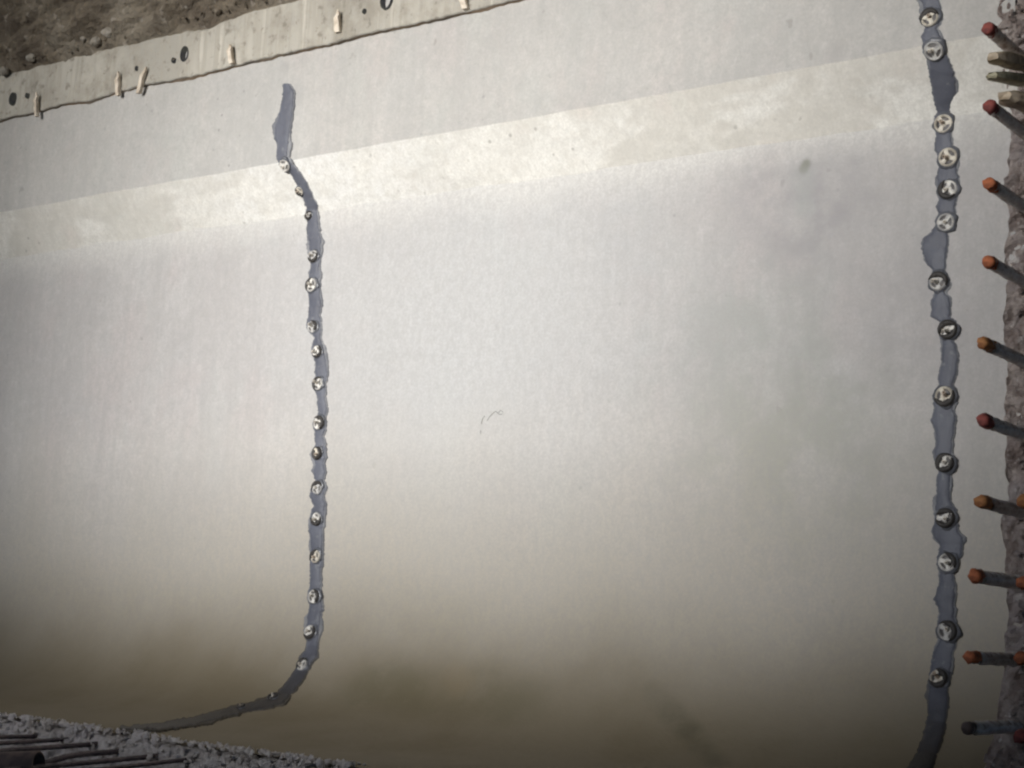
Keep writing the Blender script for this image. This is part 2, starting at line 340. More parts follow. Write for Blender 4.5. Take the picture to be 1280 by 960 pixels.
# ------------------------------------------------------------------ the lip above, its tie holes and the joint under it
lip = thing('concrete_lip', 'rough board-marked concrete lip with round tie holes above the upper left wall', 'concrete lip')
LZ0, LZ1, LY = 2.250, 2.456, -.120
HOLES = []
for u, v, rx, rz in ((17, 124, .019, .026), (232, 68, .020, .029), (484, 0, .024, .034), (35, 120, .008, .011), (218, 76, .008, .010), (457, 15, .008, .009), (172, 86, .006, .009)):
    p = on_plane_y(u, v, LY); HOLES.append((p.x, p.z, rx, rz))
def lip_mesh():
    xs = list(np.arange(-9, -5.7, .1)) + list(np.arange(-5.7, -2.6, .006)) + list(np.arange(-2.6, XR, .1)) + [XR]
    nv = 36; vs = []
    for x in xs:
        zb = LZ0 + .010 * fbm((x * 4, 1.2, 2), 5) + .004 * fbm((x * 26, 5.2, 2), 4); zt = LZ1 + .028 * fbm((x * 2.4, 6.2, 2), 5)
        col = .006 * fbm((x * 11, .3, 5), 4)
        vs.append((x, -.096, zb + .002))
        for j in range(nv):
            t = j / (nv - 1); z = zb + (zt - zb) * t
            y = LY - col - .004 * fbm((x * 16, z * 5, 1), 4) + .03 * max(0, t - .86) / .14 * .9
            moved = None
            for hx, hz, rx, rz in HOLES:
                q = ((x - hx) / rx) ** 2 + ((z - hz) / rz) ** 2
                if .5 < q < 1: k = 1 / math.sqrt(q); x_, z = hx + (x - hx) * k, hz + (z - hz) * k; moved = x_
            vs.append((x if moved is None else moved, y, z))
    def cut(f):
        cx = sum(vs[i][0] for i in f) / 4; cz = sum(vs[i][2] for i in f) / 4
        return any(((cx - hx) / rx) ** 2 + ((cz - hz) / rz) ** 2 < .92 for hx, hz, rx, rz in HOLES)
    from_py('lip_face', vs, [f for f in grid_faces(len(xs), nv + 1) if not cut(f)], M_lip, lip, True)
    # the ragged, rust-tinted seam in the angle under the lip
    vs = []; sx = np.arange(-6, -2.4, .015)
    for x in sx:
        zb = LZ0 + .010 * fbm((x * 4, 1.2, 2), 5) + .004 * fbm((x * 26, 5.2, 2), 4); w = max(.0002, -.001 + .016 * fbm((x * 2.9, 8, 3), 6))
        vs += [(x, LY + .004, zb + .004), (x, LY + .010, zb - w), (x, -.104, zb - w - .002)]
    from_py('rusty_seam', vs, grid_faces(len(sx), 3), M_joint_line, lip, True)
lip_mesh()
def tie_holes():
    for hx, hz, rx, rz in HOLES:
        bm = bmesh.new(); n = 20; rings = []
        for s, y in ((1.12, LY + .010), (1.0, LY - .009), (.93, LY - .009), (.90, LY + .05), (.5, LY + .06)):
            rings.append([bm.verts.new((hx + rx * s * math.cos(k * 2 * math.pi / n), y, hz + rz * s * math.sin(k * 2 * math.pi / n))) for k in range(n)])
        for A, B in zip(rings, rings[1:]):
            for k in range(n): bm.faces.new((A[k], A[(k + 1) % n], B[(k + 1) % n], B[k]))
        bm.faces.new(rings[-1])
        from_bm('tie_hole', bm, M_tie, lip, True)
tie_holes()

# earth and broken rock above the lip
def rock_face():
    xs = list(np.arange(-9, -5.8, .08)) + list(np.arange(-5.8, -3.2, .014)) + list(np.arange(-3.2, XR, .08)) + [XR]
    nv = 50; vs = []
    for x in xs:
        for j in range(nv):
            t = j / (nv - 1); z = 2.412 + t * .65
            fall = min(1, t * 7)
            led = mn.noise(Vector((x * 1.5 + z * 2, z * 6.5 - x * 1.2, 3))) ; led2 = abs(fbm((x * 3.2 + z, z * 7.5 - x * 1.5, 8), 6))
            y = -.106 - .035 * fall - .25 * t * .35 + fall * (.045 * led - .075 * led2 + .014 * fbm((x * 14, z * 14, 2), 4))
            vs.append((x, y, z + .010 * fbm((x * 6, z * 6, 5), 3)))
    o = from_py('rock_face', vs, grid_faces(len(xs), nv), M_rock, None, False); tag(o, kind='structure')
    return o
rock_face()
def stone(u, v, rpx, label, y=-.145, seed=0, sq=(1, .8, .8)):
    p = on_plane_y(u, v, y); r = rpx * 2.55e-3
    bm = bmesh.new(); bmesh.ops.create_icosphere(bm, subdivisions=3, radius=1)
    for w in bm.verts:
        d = 1 + .30 * fbm(w.co * 1.1 + Vector((seed * 3.1, seed, 2)), 3) + .10 * fbm(w.co * 4 + Vector((seed, 4, seed)), 3)
        w.co = Vector((w.co.x * sq[0], w.co.y * sq[1], w.co.z * sq[2])) * d * r
    o = from_bm('stone', bm, M_stone, None, False); o.location = p
    tag(o, label, 'stone', 'loose stones on the earth above the lip')
for i, s in enumerate([(136, 41, 10, 'largest pale angular stone lodged in the dark earth above the concrete lip'),
        (105, 48, 7, 'pale stone just left of the largest stone above the lip'),
        (120, 52, 9, 'grey stone under the gap between the two palest stones'),
        (168, 25, 5, 'left one of two small pale stones above and right of the largest stone'),
        (179, 24, 7, 'right one of two small pale stones above and right of the largest stone'),
        (60, 55, 5, 'small flat pale stone low in the earth midway from left edge to the largest stone'),
        (39, 72, 8, 'dull stone breaking out of the top edge of the concrete lip near the left hole'),
        (4, 89, 9, 'stone cut by the left edge of the picture on top of the lip'),
        (232, 8, 6, 'pale stone high above the middle tie hole at the top of the picture'),
        (222, 15, 4, 'tiny stone just below the pale stone above the middle tie hole')]):
    stone(*s, seed=i + 1, sq=(1.15, .8, .75))

# pale splinters of shim wood left in the joint under the lip
def wood_sliver(u0, v0, u1, v1, wpx, label, seed):
    rr = random.Random(seed)
    a = on_plane_y(u0, v0, -.125); b = on_plane_y(u1, v1, -.137); w = wpx * 2.5e-3
    n = 7; vs = []; fs = []
    for i in range(n):
        t = i / (n - 1); c = a.lerp(b, t); ww = w * (.5 if t < .75 else .5 * (1 - (t - .75) / .25 * .8)) * rr.uniform(.85, 1.12)
        sh = rr.uniform(-.12, .12) * w + (w * .25 * (t > .8))
        th = .014 if t < .8 else .008
        for dx, dy in ((-1, 0), (1, 0), (1, -1), (-1, -1)):
            vs.append((c.x + dx * ww + sh, c.y + dy * th + .004, c.z + (rr.uniform(-.006, .006) if i == n - 1 else 0)))
    for i in range(n - 1):
        for k in range(4): fs.append((i * 4 + k, i * 4 + (k + 1) % 4, i * 4 + 4 + (k + 1) % 4, i * 4 + 4 + k))
    fs += [(3, 2, 1, 0), tuple((n - 1) * 4 + k for k in range(4))]
    o = from_py('wood_sliver', vs, fs, M_wood); tag(o, label, 'wood sliver', 'wood slivers stuck in the joint under the lip')
for i, s in enumerate([(47, 146, 45, 116, 6, 'wood sliver nearest the left edge, right of the left tie hole'),
        (149, 120, 147, 91, 7, 'left one of the close pair of wood slivers under the lip'),
        (174, 117, 182, 83, 7, 'leaning right one of the close pair of wood slivers under the lip'),
        (291, 80, 286, 56, 8, 'wood sliver between the middle tie hole and the top of the short seal stroke'),
        (424, 41, 421, 14, 9, 'wood sliver left of the tie hole at the top edge of the picture'),
        (582, 12, 578, -14, 9, 'rightmost wood sliver, cut by the top edge of the picture')]):
    wood_sliver(*s, seed=i + 3)

# ------------------------------------------------------------------ the two sealed cracks
LEFT = [(105, 356, 362), (117, 355, 369), (133, 353, 367), (145, 350, 366), (155, 346, 364), (164, 345, 363), (174, 344, 362), (180, 348, 362), (196, 347, 359), (204, 350, 366), (214, 363, 374), (230, 372, 385), (242, 380, 390), (255, 383, 397), (274, 385, 398), (286, 385, 400), (299, 386, 402), (314, 389, 402), (330, 390, 400), (361, 386, 400), (377, 388, 402), (392, 387, 401), (410, 387, 402), (422, 394, 402), (440, 391, 406), (455, 396, 409), (470, 396, 410), (480, 393, 407), (495, 398, 407), (510, 399, 410), (520, 399, 407), (530, 392, 408), (545, 396, 405), (555, 396, 407), (567, 391, 407), (580, 395, 406), (590, 393, 407), (600, 395, 405), (610, 391, 407), (620, 389, 406), (632, 393, 407), (647, 389, 406), (665, 388, 404), (685, 390, 404), (696, 389, 404), (710, 389, 402), (732, 389, 402), (746, 386, 402), (757, 388, 404), (772, 386, 402), (790, 383, 399), (800, 386, 399), (819, 380, 397), (835, 372, 388), (850, 362, 380)]
LTAIL = [(362, 850, 380, 850), (351, 864, 367, 866), (342, 871, 355, 880), (325, 877, 335, 887), (300, 883, 304, 892), (270, 891, 273, 900), (240, 899, 242, 908), (200, 906, 201, 913), (170, 909, 170, 914), (150, 912, 150, 914)]
RIGHTC = [(-12, 1149, 1172), (0, 1151, 1174), (9, 1155, 1177), (23, 1153, 1178), (37, 1157, 1172), (47, 1153, 1177), (61, 1156, 1182), (73, 1163, 1186), (87, 1162, 1192), (103, 1164, 1196), (116, 1167, 1195), (128, 1169, 1190), (144, 1171, 1189), (157, 1168, 1192), (171, 1171, 1190), (188, 1169, 1191), (197, 1175, 1198), (211, 1174, 1196), (222, 1171, 1199), (239, 1175, 1199), (250, 1175, 1196), (260, 1171, 1194), (271, 1175, 1194), (279, 1172, 1195), (290, 1165, 1185), (299, 1155, 1186), (312, 1154, 1185), (326, 1156, 1183), (338, 1167, 1182), (354, 1165, 1188), (366, 1170, 1182), (374, 1167, 1188), (383, 1165, 1189), (397, 1165, 1188), (402, 1176, 1195), (415, 1176, 1199), (426, 1180, 1192), (435, 1178, 1196), (452, 1178, 1198), (468, 1174, 1196), (481, 1175, 1192), (498, 1168, 1196), (512, 1169, 1192), (526, 1164, 1196), (540, 1170, 1193), (556, 1171, 1191), (567, 1168, 1190), (579, 1172, 1195), (590, 1175, 1189), (600, 1171, 1188), (614, 1172, 1188), (626, 1171, 1188), (637, 1170, 1196), (653, 1169, 1196), (664, 1165, 1199), (672, 1168, 1205), (681, 1176, 1204), (694, 1174, 1203), (703, 1172, 1196), (716, 1175, 1191), (731, 1175, 1195), (750, 1169, 1194), (759, 1174, 1194), (772, 1175, 1193), (787, 1173, 1198), (799, 1176, 1196), (817, 1167, 1192), (831, 1165, 1190), (849, 1162, 1188), (862, 1162, 1185), (881, 1161, 1185), (900, 1160, 1183), (921, 1155, 1179), (939, 1148, 1174), (958, 1138, 1166), (976, 1124, 1156), (990, 1108, 1142)]
def ribbon(rows, label, seed, parent=None):
    """rows: (ul, vl, ur, vr) ragged outline of the trowelled paste; a low mound of real thickness"""
    fine = []
    for a, b in zip(rows, rows[1:]):
        n = max(2, int(math.hypot((b[0] + b[2] - a[0] - a[2]) / 2, (b[1] + b[3] - a[1] - a[3]) / 2) / 1.6))
        for i in range(n): fine.append([a[k] + (b[k] - a[k]) * i / n for k in range(4)])
    fine.append(list(rows[-1]))
    vs = []
    for i, (ul, vl, ur, vr) in enumerate(fine):
        jl = 1.5 * fbm((i * .16, seed, 1), 4) + (1.6 * max(0, fbm((i * .33, seed, 5), 3)))
        jr = 1.5 * fbm((i * .16, seed, 9), 4) + (1.6 * max(0, fbm((i * .33, seed, 7), 3)))
        if parent: jl, jr = jl + 1 + 6 * max(0, fbm((i * .05, seed, 11), 4)), jr + 1 + 5 * max(0, fbm((i * .05, seed, 17), 4))
        w = math.hypot(ur - ul, vr - vl) or 1
        du, dv = (ur - ul) / w, (vr - vl) / w
        jl += .9 * fbm((i * .7, seed, 2.2), 3); jr += .9 * fbm((i * .7, seed, 6.2), 3)
        ul, vl, ur, vr = ul - du * jl, vl - dv * jl, ur + du * jr, vr + dv * jr
        for j, (t, h) in enumerate(((0, -.003), (.015, .0016), (.10, .0038), (.3, .0048), (.5, .0052), (.7, .0048), (.90, .0038), (.985, .0016), (1, -.003))):
            p, n = on_profile(ul + (ur - ul) * t, vl + (vr - vl) * t)
            hh = h + (.0018 * fbm((p.x * 26, p.z * 26, seed), 4) if 1 < j < 7 else 0)
            vs.append(p + n * (hh + .003) if not parent else p + n * (.0045 if 0 < j < 8 else -.002))
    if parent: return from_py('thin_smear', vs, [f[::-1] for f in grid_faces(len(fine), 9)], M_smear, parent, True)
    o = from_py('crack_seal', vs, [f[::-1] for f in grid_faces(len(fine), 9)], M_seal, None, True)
    tag(o, label, 'crack seal', 'grey paste seals over the cracks'); ribbon(rows, None, seed, o); return o
ribbon([(l, v, r, v) for v, l, r in LEFT[:-1]] + LTAIL, 'narrow ragged grey sealant strip left of centre that bends left across the curved foot', 3.0)
ribbon([(l, v, r, v) for v, l, r in RIGHTC], 'wider ragged grey sealant strip running straight down beside the rebar ends', 8.0)
for k, (pl, lab) in enumerate([([(344, 172, 348, 172), (341, 176, 346, 178), (341, 180, 343, 180)], None)]): pass

# ------------------------------------------------------------------ injection ports along both seals
def disc_mesh(name, r, h, mat, ragged=0, seed=0, n=28, dome=.0):
    bm = bmesh.new(); rr = random.Random(seed); rad = []
    for i in range(n):
        a = i * 2 * math.pi / n
        rad.append(r * (1 + ragged * fbm((math.cos(a) * 1.4, math.sin(a) * 1.4, seed * 2.3), 3)))
    rings = [[bm.verts.new((rad[i] * s * math.cos(i * 2 * math.pi / n), rad[i] * s * math.sin(i * 2 * math.pi / n), z)) for i in range(n)] for s, z in ((1, -.004), (.985, h * .55), (.90, h), (.5, h + dome * .8))]
    for A, B in zip(rings, rings[1:]):
        for i in range(n): bm.faces.new((A[i], A[(i + 1) % n], B[(i + 1) % n], B[i]))
    c = bm.verts.new((0, 0, h + dome))
    for i in range(n): bm.faces.new((rings[-1][i], rings[-1][(i + 1) % n], c))
    me = bpy.data.meshes.new(name); bm.normal_update(); bm.to_mesh(me); bm.free(); me.materials.append(mat)
    me.polygons.foreach_set('use_smooth', [True] * len(me.polygons)); return me
def flange_mesh(r):
    """a dished ring carried on three arms: the holes between the arms are open"""
    bm = bmesh.new(); N = 36
    prof = [(.70, .003), (.74, .0085), (.86, .0105), (.97, .008), (1.0, .001)]
    rings = [[bm.verts.new((r * s * math.cos(i * 2 * math.pi / N), r * s * math.sin(i * 2 * math.pi / N), z)) for i in range(N)] for s, z in prof]
    for A, B in zip(rings, rings[1:]):
        for i in range(N): bm.faces.new((A[i], B[i], B[(i + 1) % N], A[(i + 1) % N]))
    hub = [[bm.verts.new((r * s * math.cos(i * 2 * math.pi / 18), r * s * math.sin(i * 2 * math.pi / 18), z)) for i in range(18)] for s, z in ((.40, .002), (.38, .009), (.20, .0105))]
    for A, B in zip(hub, hub[1:]):
        for i in range(18): bm.faces.new((A[i], A[(i + 1) % 18], B[(i + 1) % 18], B[i]))
    bm.faces.new(hub[-1])
    for k in range(3):
        a = k * 2 * math.pi / 3 + .5; ca, sa = math.cos(a), math.sin(a); w = .20 * r
        q = []
        for z in (.002, .0095):
            for s, t in ((.3, -1), (.78, -1.25), (.78, 1.25), (.3, 1)): q.append(bm.verts.new((ca * r * s - sa * w * t, sa * r * s + ca * w * t, z)))
        for f in ((4, 5, 6, 7), (0, 1, 5, 4), (1, 2, 6, 5), (2, 3, 7, 6), (3, 0, 4, 7)): bm.faces.new([q[i] for i in f])
    bmesh.ops.recalc_face_normals(bm, faces=bm.faces)
    me = bpy.data.meshes.new('flange'); bm.to_mesh(me); bm.free(); me.materials.append(M_port); return me
def nipple_mesh(r):
    bm = bmesh.new(); N = 16
    pr = [(.24, .008), (.24, .016), (.17, .018), (.17, .026), (.20, .027), (.20, .031), (.10, .033), (.09, .022)]
    rings = [[bm.verts.new((r * s * math.cos(i * 2 * math.pi / N), r * s * math.sin(i * 2 * math.pi / N), z)) for i in range(N)] for s, z in pr]
    for A, B in zip(rings, rings[1:]):
        for i in range(N): bm.faces.new((A[i], A[(i + 1) % N], B[(i + 1) % N], B[i]))
    bm.faces.new(rings[-1])
    me = bpy.data.meshes.new('nipple'); bm.normal_update(); bm.to_mesh(me); bm.free(); me.materials.append(M_nip); return me
def smear_mesh(r, seed):
    """a lick of paste over one side of the port"""
    bm = bmesh.new(); n = 16; rr = random.Random(seed); a0 = rr.uniform(-.9, .9); span = rr.uniform(1.1, 1.9)
    outer, mid, inner, foot = [], [], [], []
    for i in range(n):
        t = i / (n - 1); a = a0 - span / 1 + 2 * span * t; e = math.sin(math.pi * t) ** .6
        rin = 1 - e * (.62 + .18 * fbm((t * 4, seed, 2), 3))
        foot.append(bm.verts.new((r * 1.10 * math.cos(a), r * 1.10 * math.sin(a), -.002)))
        outer.append(bm.verts.new((r * 1.04 * math.cos(a), r * 1.04 * math.sin(a), .0115)))
        mid.append(bm.verts.new((r * (1 + rin) / 2 * math.cos(a), r * (1 + rin) / 2 * math.sin(a), .0145)))
        inner.append(bm.verts.new((r * rin * math.cos(a), r * rin * math.sin(a), .0075)))
    for A, B in ((foot, outer), (outer, mid), (mid, inner)):
        for i in range(n - 1): bm.faces.new((A[i], A[i + 1], B[i + 1], B[i]))
    bmesh.ops.recalc_face_normals(bm, faces=bm.faces)
    me = bpy.data.meshes.new('paste_smear'); bm.normal_update(); bm.to_mesh(me); bm.free(); me.materials.append(M_seal)
    me.polygons.foreach_set('use_smooth', [True] * len(me.polygons)); return me
PR = .0235
FLS, NPS = [], []
for q, (ma, mb_) in enumerate(((M_port, M_nip), (simple('port_dull_plastic', (.60, .585, .56), (.36, .35, .345), 70, .55, .3), M_nip), (simple('port_tan_plastic', (.70, .65, .56), (.44, .40, .34), 60, .5, .3), simple('nipple_tan', (.60, .50, .40), (.38, .31, .25), 80, .5, .3)))):
    f_ = flange_mesh(PR); f_.materials[0] = ma; FLS.append(f_); n_ = nipple_mesh(PR); n_.materials[0] = mb_; NPS.append(n_)
BEDS = [disc_mesh('paste_bed', PR * 1.22, .006, M_bed, .22, s) for s in range(6)]
HOLL = disc_mesh('hollow', PR * .80, .0062, M_hole, 0, 1)
SM = [smear_mesh(PR, s) for s in range(8)]
def part(name, me, parent, **kw):
    o = bpy.data.objects.new(name, me); COL.objects.link(o); o.parent = parent
    return o
ORD = ['topmost', 'second', 'third', 'fourth', 'fifth', 'sixth', 'seventh', 'eighth', 'ninth', 'tenth', 'eleventh', 'twelfth', 'thirteenth', 'fourteenth', 'fifteenth', 'sixteenth', 'seventeenth', 'eighteenth']
def port(u, v, label, cover, scale, spin, group, i):
    p, n = on_profile(u, v)
    t = thing('injection_port', label, 'injection port', p + n * .005, group)
    t.rotation_mode = 'QUATERNION'; t.rotation_quaternion = n.to_track_quat('Z', 'Y') @ Vector((0, 0, 1)).rotation_difference(Vector((0, 0, 1)))
    t.scale = (scale,) * 3
    bed = part('paste_bed', BEDS[i % 6], t); bed.rotation_euler.z = spin * 2; bed.location = (.0015, .001, 0)
    part('hollow', HOLL, t); rp = random.Random(i * 7 + int(u)); q = rp.randrange(3)
    fl = part('flange', FLS[q], t); fl.rotation_euler = (rp.uniform(-.14, .14), rp.uniform(-.14, .14), spin)
    nz = part('nipple', NPS[q], t); nz.rotation_euler = (rp.uniform(-.25, .25), rp.uniform(-.25, .25), 0); nz.scale = (1, 1, rp.uniform(.55, 1.05))
    if cover:
        for c in range(cover):
            s = part('paste_smear', SM[(i * 3 + c * 2) % 8], t); s.rotation_euler.z = spin * 3 + c * 2.6 + (0 if c else .2); s.scale = (1, 1, 1 + .25 * c)
    return t
LP = [(358, 206, 0, 1), (376, 238, 1, .72), (388, 270, 2, .70), (394, 321, 1, .95), (392, 357, 1, 1.1), (393, 409, 1, .95), (399, 440, 1, .95), (400, 480, 1, 1), (401, 529, 1, 1.05), (399, 567, 2, .95), (399, 610, 1, 1), (398, 649, 1, 1), (397, 696, 1, 1), (395, 746, 1, 1.05), (390, 791, 1, 1.05), (380, 832, 1, .95), (342, 874, 2, .75), (302, 886, 2, .6)]
RP = [(1164, 24, 1, 1.02), (1169, 62, 0, 1.1), (1181, 156, 0, 1.05), (1187, 198, 0, 1.08), (1187, 238, 1, 1.05), (1184, 279, 0, 1.0), (1175, 353, 1, 1.05), (1187, 413, 2, 1), (1183, 496, 1, 1.1), (1183, 579, 2, .98), (1184, 648, 2, 1), (1186, 703, 1, .98), (1186, 789, 1, 1.05), (1175, 849, 2, .95)]
LL = {0: 'clean cream injection port at the top of the narrow left seal, on the white haunch', 1: 'small half-buried injection port midway down the white haunch on the narrow left seal', 2: 'small pasted-over injection port just below the white haunch on the narrow left seal',
      15: 'last clear injection port on the narrow left seal before it bends to the left', 16: 'faint small injection port at the bend of the narrow left seal', 17: 'faintest injection port, on the flat tail of the narrow left seal'}
RL = {0: 'topmost injection port on the wide right seal, at the top edge of the picture', 1: 'round cream injection port on the upper arris of the haunch, on the wide right seal', 13: 'lowest injection port on the wide right seal, dim and smeared with paste', 12: 'second lowest injection port on the wide right seal'}
for i, (u, v, c, s) in enumerate(LP):
    port(u, v, LL.get(i, 'round injection port on the narrow left seal, %s counted down from the haunch' % ORD[i]), c, s * .92, i * 1.3, 'injection ports along the left seal', i)
for i, (u, v, c, s) in enumerate(RP):
    port(u, v, RL.get(i, 'round injection port on the wide right seal, %s counted from the top of the picture' % ORD[i]), c, s, i * 1.7 + .4, 'injection ports along the right seal', i + 2)

# ------------------------------------------------------------------ hacked joint at the right with its bar ends
def joint():
    pr = resample([(-.12, 2.40), (-.115, 1.88), (-.025, 1.735), (-.022, 1.70), (-.022, .44), (-.03, .35), (-.052, .25), (-.09, .165), (-.15, .095), (-.25, .045), (-.40, .012), (-.75, -.01), (-1.05, -.01)], .008)
    us = [-.012, -.004] + list(np.arange(.0, .5, .008)); vs = []
    nv = len(pr)
    for i, u in enumerate(us):
        for j, (y, z) in enumerate(pr):
            x = XR + u + .016 * fbm((3.3, z * 7, y * 7), 5) + .006
            a, b = pr[max(j - 1, 0)], pr[min(j + 1, nv - 1)]
            n = Vector((b[1] - a[1], -(b[0] - a[0]))).normalized()       # (ny, nz) towards the viewer
            h = .024 * fbm((x * 10, z * 10, y * 10), 6) + .030 * abs(fbm((x * 24, z * 24, y * 24), 5)) - .012
            if i == 0: h = -.045
            if i == 1: h = min(h, .0) + .006 * fbm((2, z * 30, y * 20), 3)
            vs.append((x, y + n.x * h, z + n.y * h))
    o = from_py('hacked_joint', vs, [f[::-1] for f in grid_faces(len(us), nv)], M_joint, None, False)
    tag(o, 'dark rough hacked concrete strip at the right edge with bar ends sticking out', 'concrete joint')
joint()
def bar(tip, length, r, label, endmat, shaftmat=None, grout_light=True, group='bar ends sticking out of the right joint', lean=(0, 0), name='rebar', ribs=True, endlen=.03, seed=0):
    endlen *= .8 + .5 * ((seed * 37 % 11) / 11)
    """a ribbed bar running in +Y into the concrete; the tip is the free end"""
    t = thing(name, label, 'rebar', tip, group)
    rr = random.Random(seed)
    L = length; pts = []; rad = []; n = int(L / .006)
    for i in range(n + 1):
        s = i / n; y = endlen * .8 + s * (L - endlen * .8)
        pts.append((lean[0] * y, y, lean[1] * y)); rad.append(r * (1.06 if ribs and i % 3 == 0 else .95) * (1 + .05 * fbm((y * 20, seed, 1), 3)))
    from_bm('shaft', roughen(tube(pts, rad, 14), .0022, seed), shaftmat or M_steel, t, True)
    e = [(lean[0] * y, y, lean[1] * y) for y in (0, .004, endlen * .5, endlen, endlen + .008)]
    from_bm('cut_end', roughen(tube(e, [r * rr.uniform(.6, .85), r * rr.uniform(.92, 1.02), r * rr.uniform(.98, 1.12), r * rr.uniform(.98, 1.08), r * .98], 14), .0045, seed + 3), endmat, t, True)
    if grout_light:  # white grout shell that also paints the highlight on the bar's underside
        bm = bmesh.new(); rows = []; m_ = 18; y0 = endlen + .01; y1 = L + .01
        for i in range(m_):
            s = i / (m_ - 1); y = y0 + (y1 - y0) * s; w = (.7 + .8 * s) * (1 + .5 * fbm((s * 5, seed, 3), 3)); th = .0035 * (1 + fbm((s * 7, seed, 8), 3))
            row = []
            for k in range(6):
                a = -math.pi / 2 + .8 + (k / 5 - .5) * 2 * w; q = r * 1.0 + (th if 0 < k < 5 else -.002)
                row.append(bm.verts.new((math.cos(a) * q + lean[0] * y, y, math.sin(a) * q + lean[1] * y)))
            rows.append(row)
        for A, B in zip(rows, rows[1:]):
            for k in range(5): bm.faces.new((A[k], B[k], B[k + 1], A[k + 1]))
        bmesh.ops.recalc_face_normals(bm, faces=bm.faces)
        from_bm('grout_highlight', bm, M_grout_highlight, t, True)
    return t
BARS = [((1280, 75), (1240, 28), M_redend, False, 'highest rebar with a dark red end, at the top right corner'),
        ((1283, 168), (1241, 124), M_redend, True, 'rebar with a small dark red end just under the stack of timber scraps'),
        ((1276, 256), (1237, 226), M_rust, True, 'rebar with a brown red end, next one below the timber scraps'),
        ((1276, 350), (1235, 325), M_rust, True, 'rebar with an orange end, second one below the timber scraps'),
        ((1276, 450), (1225, 431), M_amber, True, 'rebar with a tapered orange and olive end beside the pasted port, above mid height'),
        ((1276, 542), (1228, 522), M_redend, True, 'rebar with a dark brown end, just below mid height of the right edge'),
        ((1280, 640), (1226, 622), M_amber, True, 'rebar with a yellow orange end, below mid height of the right edge'),
        ((1275, 728), (1216, 722), M_rust, True, 'level rebar with a bright orange ringed end and a white underside'),
        ((1275, 824), (1211, 820), M_rust, True, 'level rebar with a flat orange red end, second from the bottom of the column'),
        ((1270, 907), (1207, 915), M_pipe, True, 'lowest and dimmest rebar of the right column with a pale brown tip')]
def bar_from(base_px, tip_px, yb):
    B = on_plane_y(*base_px, yb); ra = ray(*tip_px).normalized()
    best = min(((B + Vector((0, -s, 0)) - C0).cross(ra).length, s) for s in np.linspace(.05, .7, 300))
    return B, B + Vector((0, -best[1], 0)), best[1]
for i, (b, t, em, g, lab) in enumerate(BARS):
    B, T, L = bar_from(b, t, -.05 if i != len(BARS) - 1 else -.09)
    bar(T, L + .06, .0148 if i < 8 else .0135, lab, em, grout_light=g, seed=i, endlen=.028 if i not in (4, 6) else .045)
for i, (px_, em, lab) in enumerate([((1278, 626), M_amber, 'orange bar end cut by the right edge, beside the yellow orange rebar'), ((1277, 728), M_rust, 'orange bar end cut by the right edge, beside the ringed orange rebar'),
                                   ((1274, 822), M_rust, 'orange red bar end cut by the right edge, beside the flat ended rebar'), ((1274, 921), M_redend, 'dark red bar end cut by the right edge, lowest of all')]):
    T = on_plane_y(px_[0], px_[1], -.32); bar(T, .34, .0148, lab, em, grout_light=True, seed=20 + i, group='second column of bar ends at the right edge')
# timber scraps jammed between the upper bars
def scrap(tip_px, y_tip, size, label, mat, seed, tilt):
    p = on_plane_y(*tip_px, y_tip); rr = random.Random(seed); n = 8; vs = []; fs = []
    L, w, h = size; K = 10; n = 14
    for i in range(n):
        t = i / (n - 1); k = .55 + .45 * min(1, t * 6) ** .5
        for q in range(K):
            an = q * 2 * math.pi / K; sx = math.copysign(abs(math.cos(an)) ** .6, math.cos(an)); sz = math.copysign(abs(math.sin(an)) ** .6, math.sin(an))
            e = 1 + .28 * fbm((seed * 3.3 + sx, t * 3, sz), 4)
            vs.append((sx * w / 2 * k * e + tilt[0] * t * L, t * L + (.012 * fbm((sx, sz * 2, seed), 3) if i == 0 else 0), sz * h / 2 * k * e + tilt[1] * t * L))
    for i in range(n - 1):
        for k in range(K): fs.append((i * K + k, i * K + K + k, i * K + K + (k + 1) % K, i * K + (k + 1) % K)[::-1])
    fs += [tuple(range(K))[::-1], tuple((n - 1) * K + k for k in range(K))]
    o = from_py('timber_scrap', vs, fs, mat); o.location = p
    tag(o, label, 'timber scrap', 'timber scraps jammed between the upper bars'); return o
scrap((1241, 70), -.30, (.30, .05, .034), 'pale brown timber scrap, uppermost of the three under the top rebar', M_oldwood, 1, (.12, .16))
scrap((1240, 94), -.30, (.30, .05, .026), 'olive timber scrap, middle one of the three under the top rebar', M_steel2, 2, (.08, .22))
scrap((1256, 119), -.25, (.28, .06, .036), 'brown timber scrap, lowest of the three, right above a red bar end', M_oldwood, 3, (.10, .10))

# ------------------------------------------------------------------ broken slab edge at the bottom left and its bars
def slab_edge():
    xs = list(np.arange(XL, -5, .1)) + list(np.arange(-5, -2.0, .0075)) + list(np.arange(-2., .2, .05)); nv = 54; vs = []
    for x in xs:
        e = edge_y(x)
        for j in range(nv):
            t = j / (nv - 1)
            y = e + .006 - t * .30; z = -.012 - t * .42
            if j == 0: y += .03; z = -.0075; t = 0
            h = (.026 * fbm((x * 9, y * 9, z * 9), 5) + .017 * abs(fbm((x * 30, y * 30, z * 30), 4))) * min(1, t * 8 + .25)
            up = .014 * max(0, fbm((x * 22, 4, 4), 4)) * math.exp(-((t - .03) / .03) ** 2)
            vs.append((x, y - (h * .8 if j else 0), z + (h * .55 + up if j else 0)))
    o = from_py('broken_slab_edge', vs, grid_faces(len(xs), nv)[:], M_edge, None, False)
    o.data.flip_normals()
    tag(o, 'pale jagged broken concrete edge along the bottom left of the floor', 'concrete edge')
slab_edge()
